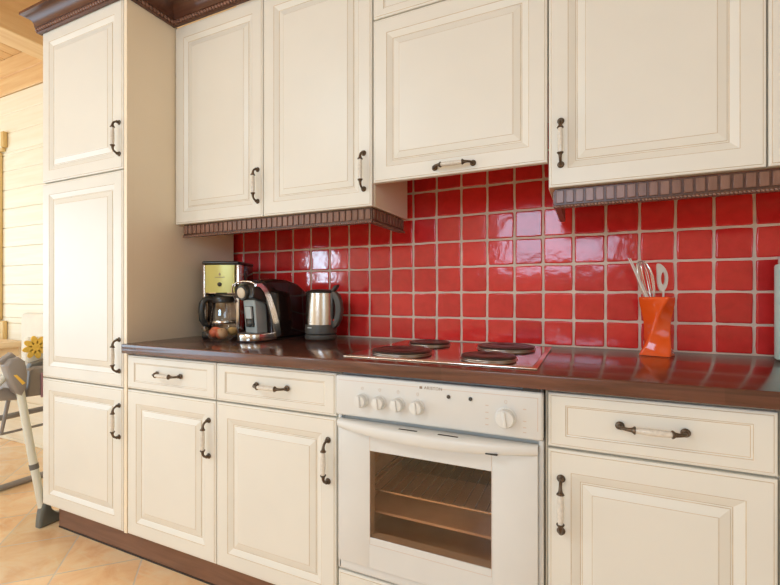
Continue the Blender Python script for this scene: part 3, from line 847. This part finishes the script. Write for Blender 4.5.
pl = [(.003 + .061 * math.cos(a), .056 + .061 * math.sin(a)) for a in [PI + PI * i / 20 for i in range(21)]] + [(.064, .14), (-.058, .14)]
b.prism(pl, .003, .034, 'z', .004, 3); b.build('drip_tray', M['chrome'], cz, False, 35)
b = MB(); b.prism([(.003 + .052 * math.cos(a), .056 + .052 * math.sin(a)) for a in [2 * PI * i / 28 for i in range(28)]], .0335, .0360, 'z'); b.build('drip_grid', M['grey_plastic'], cz, False)
b = MB(); b.box(-.054, .060, .02, .345, 0, .005, .001, 1); b.build('foot_plate', M['black_plastic'], cz, False)

# ------------------------------------------------------------------ kettle
kt = thing('kettle', 'brushed steel electric kettle with a dark grey handle on its power base', 'kettle', (-1.075, -.152, .905), R(1))
b = MB(); b.lathe([(.060, 0), (.068, .002), (.071, .008), (.070, .020), (.062, .026)], 40); b.build('power_base', M['grey_plastic'], kt, False)
b = MB(); b.lathe([(.062, .026), (.0695, .028), (.0700, .045), (.0680, .067)], 40, cap=False); b.build('lower_band', M['grey_plastic'], kt, False)
b = MB(); b.lathe([(.0680, .066), (.0675, .10), (.0660, .16), (.0640, .206)], 48, cap=False); b.build('steel_body', M['steel'], kt, False)
b = MB(); b.lathe([(.0645, .203), (.0650, .209), (.060, .214), (.040, .219), (.0001, .221)], 40)
b.prism([(-.074, .207), (-.055, .209), (-.055, .180), (-.063, .182)], -.016, .016, 'y', .004, 2)
b.build('lid', M['black_plastic'], kt, False)
b = MB(); b.prism([(.048, .213), (.060, .222), (.074, .236), (.088, .240), (.086, .230), (.074, .214), (.060, .205)], -.013, .013, 'y', .003, 2); b.build('lid_lever', M['black_plastic'], kt, False)
b = MB()                                               # handle: closed loop in side view
outer = [(.052, .208), (.074, .211), (.092, .196), (.104, .168), (.109, .130), (.103, .092), (.087, .062), (.060, .042)]
inner = [(.062, .078), (.072, .088), (.080, .118), (.079, .150), (.073, .172), (.064, .182)]
poly = outer + inner
b.prism(outer + [(.063, .078)] + inner[1:] + [(.060, .186)], -.015, .015, 'y', .005, 3); b.build('handle', M['grey_plastic'], kt, False)
b = MB(); b.box(.050, .068, -.017, .017, .046, .206, .004, 2); b.build('handle_root', M['grey_plastic'], kt, False)
b = MB(); b.ball((.072, -.006, .086), (.006, .010, .006), 12, 8); b.build('switch', M['red_lamp'], kt, False)
b = MB(); mt = Matrix.Rotation(R(-22), 4, 'Z'); b.box(-.012, .012, -.0705, -.069, .052, .056, 0, 1, 0, Matrix.Rotation(R(-12), 4, 'Z')); b.build('lettering', M['white'], kt, False)

# ------------------------------------------------------------------ glass bowl with fruit
BX, BY = -1.410, -.398
bw = MB(); BMx = Matrix.Translation(Vector((BX, BY, .9053)))
bw.lathe([(.0001, 0), (.030, 0), (.036, .003), (.052, .019), (.066, .036), (.078, .052), (.0805, .0535), (.0790, .0560), (.075, .0545), (.064, .0392), (.050, .0222), (.034, .0062), (.028, .0035), (.0001, .0035)], 44, 0, BMx, cap=False)
o = bw.build('glass_bowl', M['clear_glass']); tag(o, 'shallow clear glass bowl of fruit in front of the yellow-green coffee maker', 'bowl')
GF = 'fruit in the glass bowl'
def fruit(name, c, r, rot, mats, label, patch=None):
    b = MB(); mt = Matrix.Translation(Vector(c)) @ Euler(rot).to_matrix().to_4x4()
    bm_ = bmesh.new(); bmesh.ops.create_uvsphere(bm_, u_segments=24, v_segments=14, radius=1)
    vs = []; rr = random.Random(len(label))
    ph = rr.uniform(0, 6)
    for q in bm_.verts:
        p = q.co.copy(); k_ = 1 + .05 * math.sin(5 * math.atan2(p.y, p.x) + ph) * (1 - p.z * p.z)
        if p.z > .8: k_ -= (p.z - .8) * .5
        q.co = Vector((p.x * r[0] * k_, p.y * r[1] * k_, p.z * r[2] * k_))
    b.bm(bm_, 0, mt)
    if patch: b.mi = [1 if (sum((b.v[i] for i in f), Vector()) / len(f) - Vector(c)).normalized().dot(Vector(patch).normalized()) > .35 else 0 for f in b.f]
    o = b.build(name, mats); tag(o, label, 'fruit', GF)
    s_ = MB(); s_.tube([mt @ Vector((0, 0, r[2] * .88)), mt @ Vector((.001, .001, r[2] * 1.08))], .0022, 6); s_.build('stalk', M['print_brown'], o)
fruit('fruit', (BX - .026, BY - .010, .9425), (.026, .023, .021), (.9, -.3, .4), [M['coral']], 'coral red round fruit at the left side of the glass bowl')
fruit('fruit', (BX + .017, BY - .016, .9385), (.025, .024, .022), (.5, .4, 0), [M['cream_fruit'], M['coral']], 'cream and coral fruit in the middle of the glass bowl', (-.8, -.5, -.5))
fruit('fruit', (BX + .036, BY + .026, .9470), (.021, .020, .018), (.2, .3, 0), [M['tan_fruit']], 'tan brown fruit at the right side of the glass bowl')

# ------------------------------------------------------------------ orange twisted vase with utensils
VX, VY = .205, -.115
def sq(s, rr, n=6):
    """rounded square outline, half side s, corner radius rr"""
    out = []
    for q, (cx_, cy_) in enumerate(((1, 1), (-1, 1), (-1, -1), (1, -1))):
        for i in range(n + 1):
            a = PI / 2 * q + PI / 2 * i / n
            out.append((cx_ * (s - rr) + rr * math.cos(a), cy_ * (s - rr) + rr * math.sin(a)))
    return out
b = MB(); L = 30; H = .187; vs, fs, ms = [], [], []
def vring(tt, shrink):
    s = (.0440 - .0145 * math.sin(PI * tt) ** 1.2) - shrink
    ang = R(26) + R(90) * (tt - .5)
    pts = sq(s, max(.004, .009 - shrink))
    return [(x_ * math.cos(ang) - y_ * math.sin(ang), x_ * math.sin(ang) + y_ * math.cos(ang), tt * H) for x_, y_ in pts]
rings = [vring(i / L, 0) for i in range(L + 1)] + [[(x_, y_, H + .0015) for x_, y_, z_ in vring(1, .002)]] + [vring(1 - .9 * i / 12, .005) for i in range(13)]
K = len(rings[0])
for r_ in rings: vs += r_
for i in range(len(rings) - 1):
    for q in range(K): fs.append((i * K + q, i * K + (q + 1) % K, (i + 1) * K + (q + 1) % K, (i + 1) * K + q))
fs.append(list(range(K))[::-1]); fs.append([(len(rings) - 1) * K + q for q in range(K)])
b.add(vs, fs, 0, Matrix.Translation(Vector((VX, VY, .9053))))
o = b.build('utensil_vase', M['orange'], angle=60); tag(o, 'glossy orange twisted square vase holding utensils on the worktop', 'vase')
# camera-right direction at the vase, for leaning the tools in depth-neutral ways
RX, RY = .9085, .4179
def VP(r_, h, d=0): return (VX + RX * r_ - RY * d * 0 + .0 + (-RY) * d, VY + RY * r_ + RX * d, .905 + h)
for i, (r0, h0, r1, h1, d0) in enumerate(((.012, .075, -.099, .315, -.010), (.018, .075, -.089, .314, -.004))):
    b = MB(); b.tube([VP(r0, h0, d0), VP((r0 + r1) / 2, (h0 + h1) / 2, d0), VP(r1, h1, d0)], [.0022, .0024, .0018], 8)
    o = b.build('skewer', M['stick']); tag(o, ('outer of the two pale skewers leaning left in the orange vase', 'inner of the two pale skewers, nearer the whisk in the orange vase')[i], 'skewer', 'skewers in the orange vase')
w = thing('whisk', 'steel wire whisk standing in the orange vase, left of the slotted spoon', 'whisk', VP(-.0, .02, .017))
b = MB(); b.tube([VP(.004, .02, .017), VP(-.002, .10, .017), VP(-.008, .165, .017)], [.005, .0055, .006], 10); b.build('handle', M['steel'], w)
wb = Vector(VP(-.008, .163, .017)); wd = (Vector(VP(-.042, .308, .017)) - wb)
side = Vector((RX, RY, 0)); dep = Vector((-RY, RX, 0)); Lw = wd.length; wd.normalize()
b = MB()
for q in range(5):
    a = PI * q / 5 + .2; s_ = side * math.cos(a) + dep * math.sin(a)
    pts = []
    for i in range(21):
        t_ = 2 * PI * i / 20; h_ = (1 - math.cos(t_)) / 2; wv = math.sin(t_) * .030 * (1 - .45 * (1 - h_))
        pts.append(wb + wd * (Lw * h_) + s_ * wv)
    b.tube(pts, .0013, 6)
b.build('wire_loops', M['chrome_wire'], w)
sp = MB()                                              # slotted spoon with an oval hole
s0 = Vector(VP(.018, .045, .0)); s1 = Vector(VP(.021, .195, .0))
sp.tube([s0, (s0 + s1) / 2, s1, Vector(VP(.022, .212, 0))], [.0045, .005, .0055, .006], 10, 0, None, False, .6)
cc = Vector(VP(.016, .252, .0)); NS = 28; T = .003
ringo, ringi = [], []
for i in range(NS):
    a = 2 * PI * i / NS
    o_ = side * (.0190 * math.cos(a) * (1 if math.cos(a) > 0 else .8)) + Vector((0, 0, 1)) * (.046 * math.sin(a))
    o_ += side * (-.012 * max(0, math.sin(a)) ** 2)
    i_ = side * (.0075 * math.cos(a) + .003) + Vector((0, 0, 1)) * (.021 * math.sin(a) - .003)
    ringo.append(cc + o_); ringi.append(cc + i_)
vs = [p - dep * T for p in ringo] + [p - dep * T for p in ringi] + [p + dep * T for p in ringo] + [p + dep * T for p in ringi]
fs = []
for i in range(NS):
    j = (i + 1) % NS
    fs += [(i, j, NS + j, NS + i), (2 * NS + i, 3 * NS + i, 3 * NS + j, 2 * NS + j), (i, 2 * NS + i, 2 * NS + j, j), (NS + i, NS + j, 3 * NS + j, 3 * NS + i)]
sp.add(vs, fs)
o = sp.build('slotted_spoon', M['spoon_wood']); tag(o, 'pale spoon with an oval hole standing at the right of the orange vase', 'spoon')

# mint canister cut by the picture's right edge
ct = thing('canister', 'mint green canister standing on the worktop at the right picture edge', 'canister', (.594, -.105, .905))
b = MB(); b.lathe([(.078, .0005), (.083, .004), (.083, .280), (.081, .286), (.074, .288)], 48); b.build('tin', M['mint'], ct, False)
b = MB(); b.lathe([(.073, .287), (.0745, .290), (.0745, .308), (.070, .313), (.02, .315), (.0001, .315)], 48); b.build('lid', M['white'], ct, False)
b = MB(); b.lathe([(.008, .314), (.007, .323), (.014, .331), (.013, .341), (.0001, .345)], 24); b.build('lid_knob', M['white'], ct, False)

# ------------------------------------------------------------------ high chair and table in the left background
hc = thing('high_chair', 'grey folding high chair with a yellow flower, left of the tall larder', 'high chair', (-2.7, -.6, 0))
b = MB(); b.tube([(-2.425, -.655, .72), (-2.395, -.615, .36), (-2.365, -.585, .09)], [.0165, .0165, .0165], 14); b.tube([(-2.390, -.608, .30), (-2.387, -.605, .275)], .019, 14, 1)
b.build('leg', [M['tube'], M['chair_dark']], hc)
b = MB(); b.tube([(-2.455, -.665, .74), (-2.455, -.95, .49), (-2.455, -1.42, .04)], .0155, 14); b.build('leg', M['tube'], hc)
b = MB()                                               # boot-like foot of the near leg
b.prism([(-.606, .0), (-.480, .0), (-.480, .030), (-.505, .034), (-.532, .046), (-.552, .070), (-.561, .108), (-.572, .116), (-.590, .110), (-.600, .07), (-.605, .03)], -2.388, -2.338, 'x', .012, 4)
b.build('rubber_foot', M['foot'], hc)
b = MB(); b.tube([(-2.455, -1.40, .022), (-2.455, -1.48, .022)], .022, 12); b.build('rubber_foot', M['foot'], hc)
for y0, y1 in (((-.655, .70), (-.52, .03)), ((-.69, .735), (-1.42, .03))):
    b = MB(); b.tube([(-2.99, y0[0], y0[1]), (-2.99, y1[0], y1[1])], .0155, 12); b.build('leg', M['tube'], hc)
b = MB(); b.tube([(-2.99, -1.44, .018), (-2.99, -.22, .018)], .017, 12); b.build('floor_bar', M['chair_grey'], hc)
b = MB(); b.tube([(-2.99, -1.35, .40), (-2.99, -.20, .415)], .020, 12, 0, None, False, .8); b.build('side_rail', M['chair_grey'], hc)
b = MB(); b.tube([(-2.93, -.45, .61), (-2.93, -.50, .335), (-2.93, -.25, .335), (-2.93, -.25, .61)], .011, 12); b.build('footrest_bar', M['chair_grey'], hc)
b = MB()                                               # folding joint: two rounded cheeks
b.prism([(-.712, .775), (-.690, .806), (-.660, .812), (-.636, .790), (-.626, .735), (-.630, .665), (-.650, .628), (-.672, .650), (-.690, .695)], -2.455, -2.395, 'x', .012, 4)
b.prism([(-.725, .795), (-.672, .832), (-.655, .812), (-.70, .775)], -2.47, -2.43, 'x', .006, 3)
b.prism([(-.73, .615), (-.625, .600), (-.615, .650), (-.69, .670), (-.725, .655)], -2.50, -2.455, 'x', .010, 3)
b.build('folding_joint', M['chair_grey'], hc)
b = MB(); b.prism([(-.712, .775), (-.690, .806), (-.660, .812), (-.636, .790), (-.626, .735), (-.630, .665), (-.650, .628), (-.672, .650), (-.690, .695)], -3.015, -2.93, 'x', .012, 4)
b.build('folding_joint', M['chair_grey'], hc)
b = MB(); b.prism([(-.650, .682), (-.638, .688), (-.672, .732), (-.684, .732)], -2.397, -2.3925, 'x', .001, 1); b.build('release_tab', M['flower'], hc)
b = MB()                                               # grey seat shell beside the joint
b.prism([(-.612, .612), (-.47, .602), (-.45, .745), (-.575, .752), (-.60, .735)], -2.50, -2.43, 'x', .012, 4)
b.prism([(-.60, .60), (-.20, .60), (-.20, .67), (-.60, .67)], -2.94, -2.53, 'x', .02, 3)
b.build('seat_shell', M['chair_grey'], hc)
b = MB(); b.prism([(-.600, .722), (-.575, .765), (-.47, .788), (-.44, .76), (-.47, .725)], -2.515, -2.465, 'x', .008, 3); b.build('armrest', M['chair_dark'], hc)
b = MB(); b.box(-2.43, -2.422, -.56, -.548, .60, .72, .002, 1); b.build('strap', M['mauve'], hc)
pd = MB(); pd.box(-2.92, -2.57, -.42, -.36, .67, 1.0, .025, 4); pd.box(-2.93, -2.56, -.57, -.36, .67, .715, .02, 3)
pd.box(-2.560, -2.520, -.575, -.36, .700, .890, .018, 3)
pd = pd.build('seat_pad', M['pad'], hc)
b = MB(); fc = (-.535, .838)                           # printed flower on the pad's outside
for q in range(8):
    a = 2 * PI * q / 8 + .2
    cxx, czz = fc[0] + .034 * math.cos(a), fc[1] + .034 * math.sin(a)
    b.prism([(cxx + .025 * math.cos(s) * math.cos(a) - .014 * math.sin(s) * math.sin(a), czz + .025 * math.cos(s) * math.sin(a) + .014 * math.sin(s) * math.cos(a)) for s in [2 * PI * i / 14 for i in range(14)]], -2.522, -2.517, 'x')
b.prism([(fc[0] + .018 * math.cos(s), fc[1] + .018 * math.sin(s)) for s in [2 * PI * i / 14 for i in range(14)]], -2.522, -2.516, 'x')
b.build('flower_print', M['flower'], pd)

tb = thing('dining_table', 'pale pine dining table against the whitewashed wall behind the high chair', 'table', (-4.3, -.9, 0))
b = MB(); b.box(-4.9, -3.6, -1.75, -.06, .735, .776, .006, 2); b.build('tabletop', M['pine_table'], tb)
b = MB(); b.box(-4.86, -3.625, -1.71, -.10, .675, .735, .004, 1); b.build('apron', M['pine_table'], tb)
for x_ in (-4.82, -4.12):
    for y_ in (-1.62, -.2):
        b = MB(); b.box(x_ - .035, x_ + .035, y_ - .035, y_ + .035, 0, .675, .006, 1); b.build('leg', M['pine_table'], tb)

# ------------------------------------------------------------------ light
def area(name, loc, rot, sx, sy, power, col):
    l = bpy.data.lights.new(name, 'AREA'); l.shape = 'RECTANGLE'; l.size = sx; l.size_y = sy; l.energy = power; l.color = col
    o = bpy.data.objects.new(name, l); C.objects.link(o); o.location = loc; o.rotation_euler = rot
    return o
def win_light(h, along, pos, inward, power, col):
    c = (h[0] + h[1]) / 2; z = (h[2] + h[3]) / 2; sx, sy = h[1] - h[0] - .11, h[3] - h[2] - .11
    if along == 'x':
        return area('daylight', (c, pos, z), (PI / 2 if inward > 0 else -PI / 2, 0, 0), sx, sy, power, col)
    return area('daylight', (pos, c, z), (PI / 2, 0, -PI / 2 if inward > 0 else PI / 2), sx, sy, power, col)
DAY = (.715, .99, 1.22)
win_light(WL, 'y', XL + .01, 1, 235, DAY)
win_light(WF[0], 'x', YF + .01, 1, 110, (.68, .96, 1.27))
win_light(WF[1], 'x', YF + .01, 1, 55, DAY)
win_light(WR, 'y', XR - .01, -1, 30, DAY)  # fill light at the added right-hand window
win_light((-5.4, -4.15, .93, 2.16), 'x', -.005, -1, 25, DAY)
# fill light added behind the camera, with a made-up disc to carry it
cl = thing('ceiling_lamp', 'round white ceiling lamp over the middle of the room', 'lamp', (-2.0, -2.9, ZC))
b = MB(); b.lathe([(.47, -.002), (.47, -.035), (.455, -.040)], 48, 0); b.build('base', M['white'], cl, False)
l = area('ceiling_light', (-2.0, -2.9, ZC - .05), (0, 0, 0), .9, .9, 90, (.77, .99, 1.10)); l.data.shape = 'DISK'

wd_ = bpy.data.worlds.new('World'); bpy.context.scene.world = wd_; wd_.use_nodes = True
bg = wd_.node_tree.nodes['Background']; bg.inputs['Color'].default_value = (.85, .92, 1.0, 1); bg.inputs['Strength'].default_value = 1.5

# ------------------------------------------------------------------ camera
cam = bpy.data.cameras.new('camera'); co = bpy.data.objects.new('camera', cam); C.objects.link(co)
co.location = (0, -1.76, 1.10); co.rotation_euler = (PI / 2, 0, R(24.67))
cam.sensor_width = 36; cam.lens = 431 / 780 * 36; cam.shift_y = 2.5 / 780; cam.clip_start = .05
sc = bpy.context.scene; sc.camera = co
sc.view_settings.view_transform = 'Standard'; sc.view_settings.look = 'None'
sc.view_settings.exposure = -1.40; sc.view_settings.gamma = 1.0; sc.view_settings.use_curve_mapping = False
sc.cycles.max_bounces = 10; sc.cycles.diffuse_bounces = 5; sc.cycles.glossy_bounces = 5; sc.cycles.transparent_max_bounces = 12
sc.cycles.use_denoising = True; sc.cycles.sample_clamp_indirect = 6
sc.cycles.caustics_reflective = False; sc.cycles.caustics_refractive = False
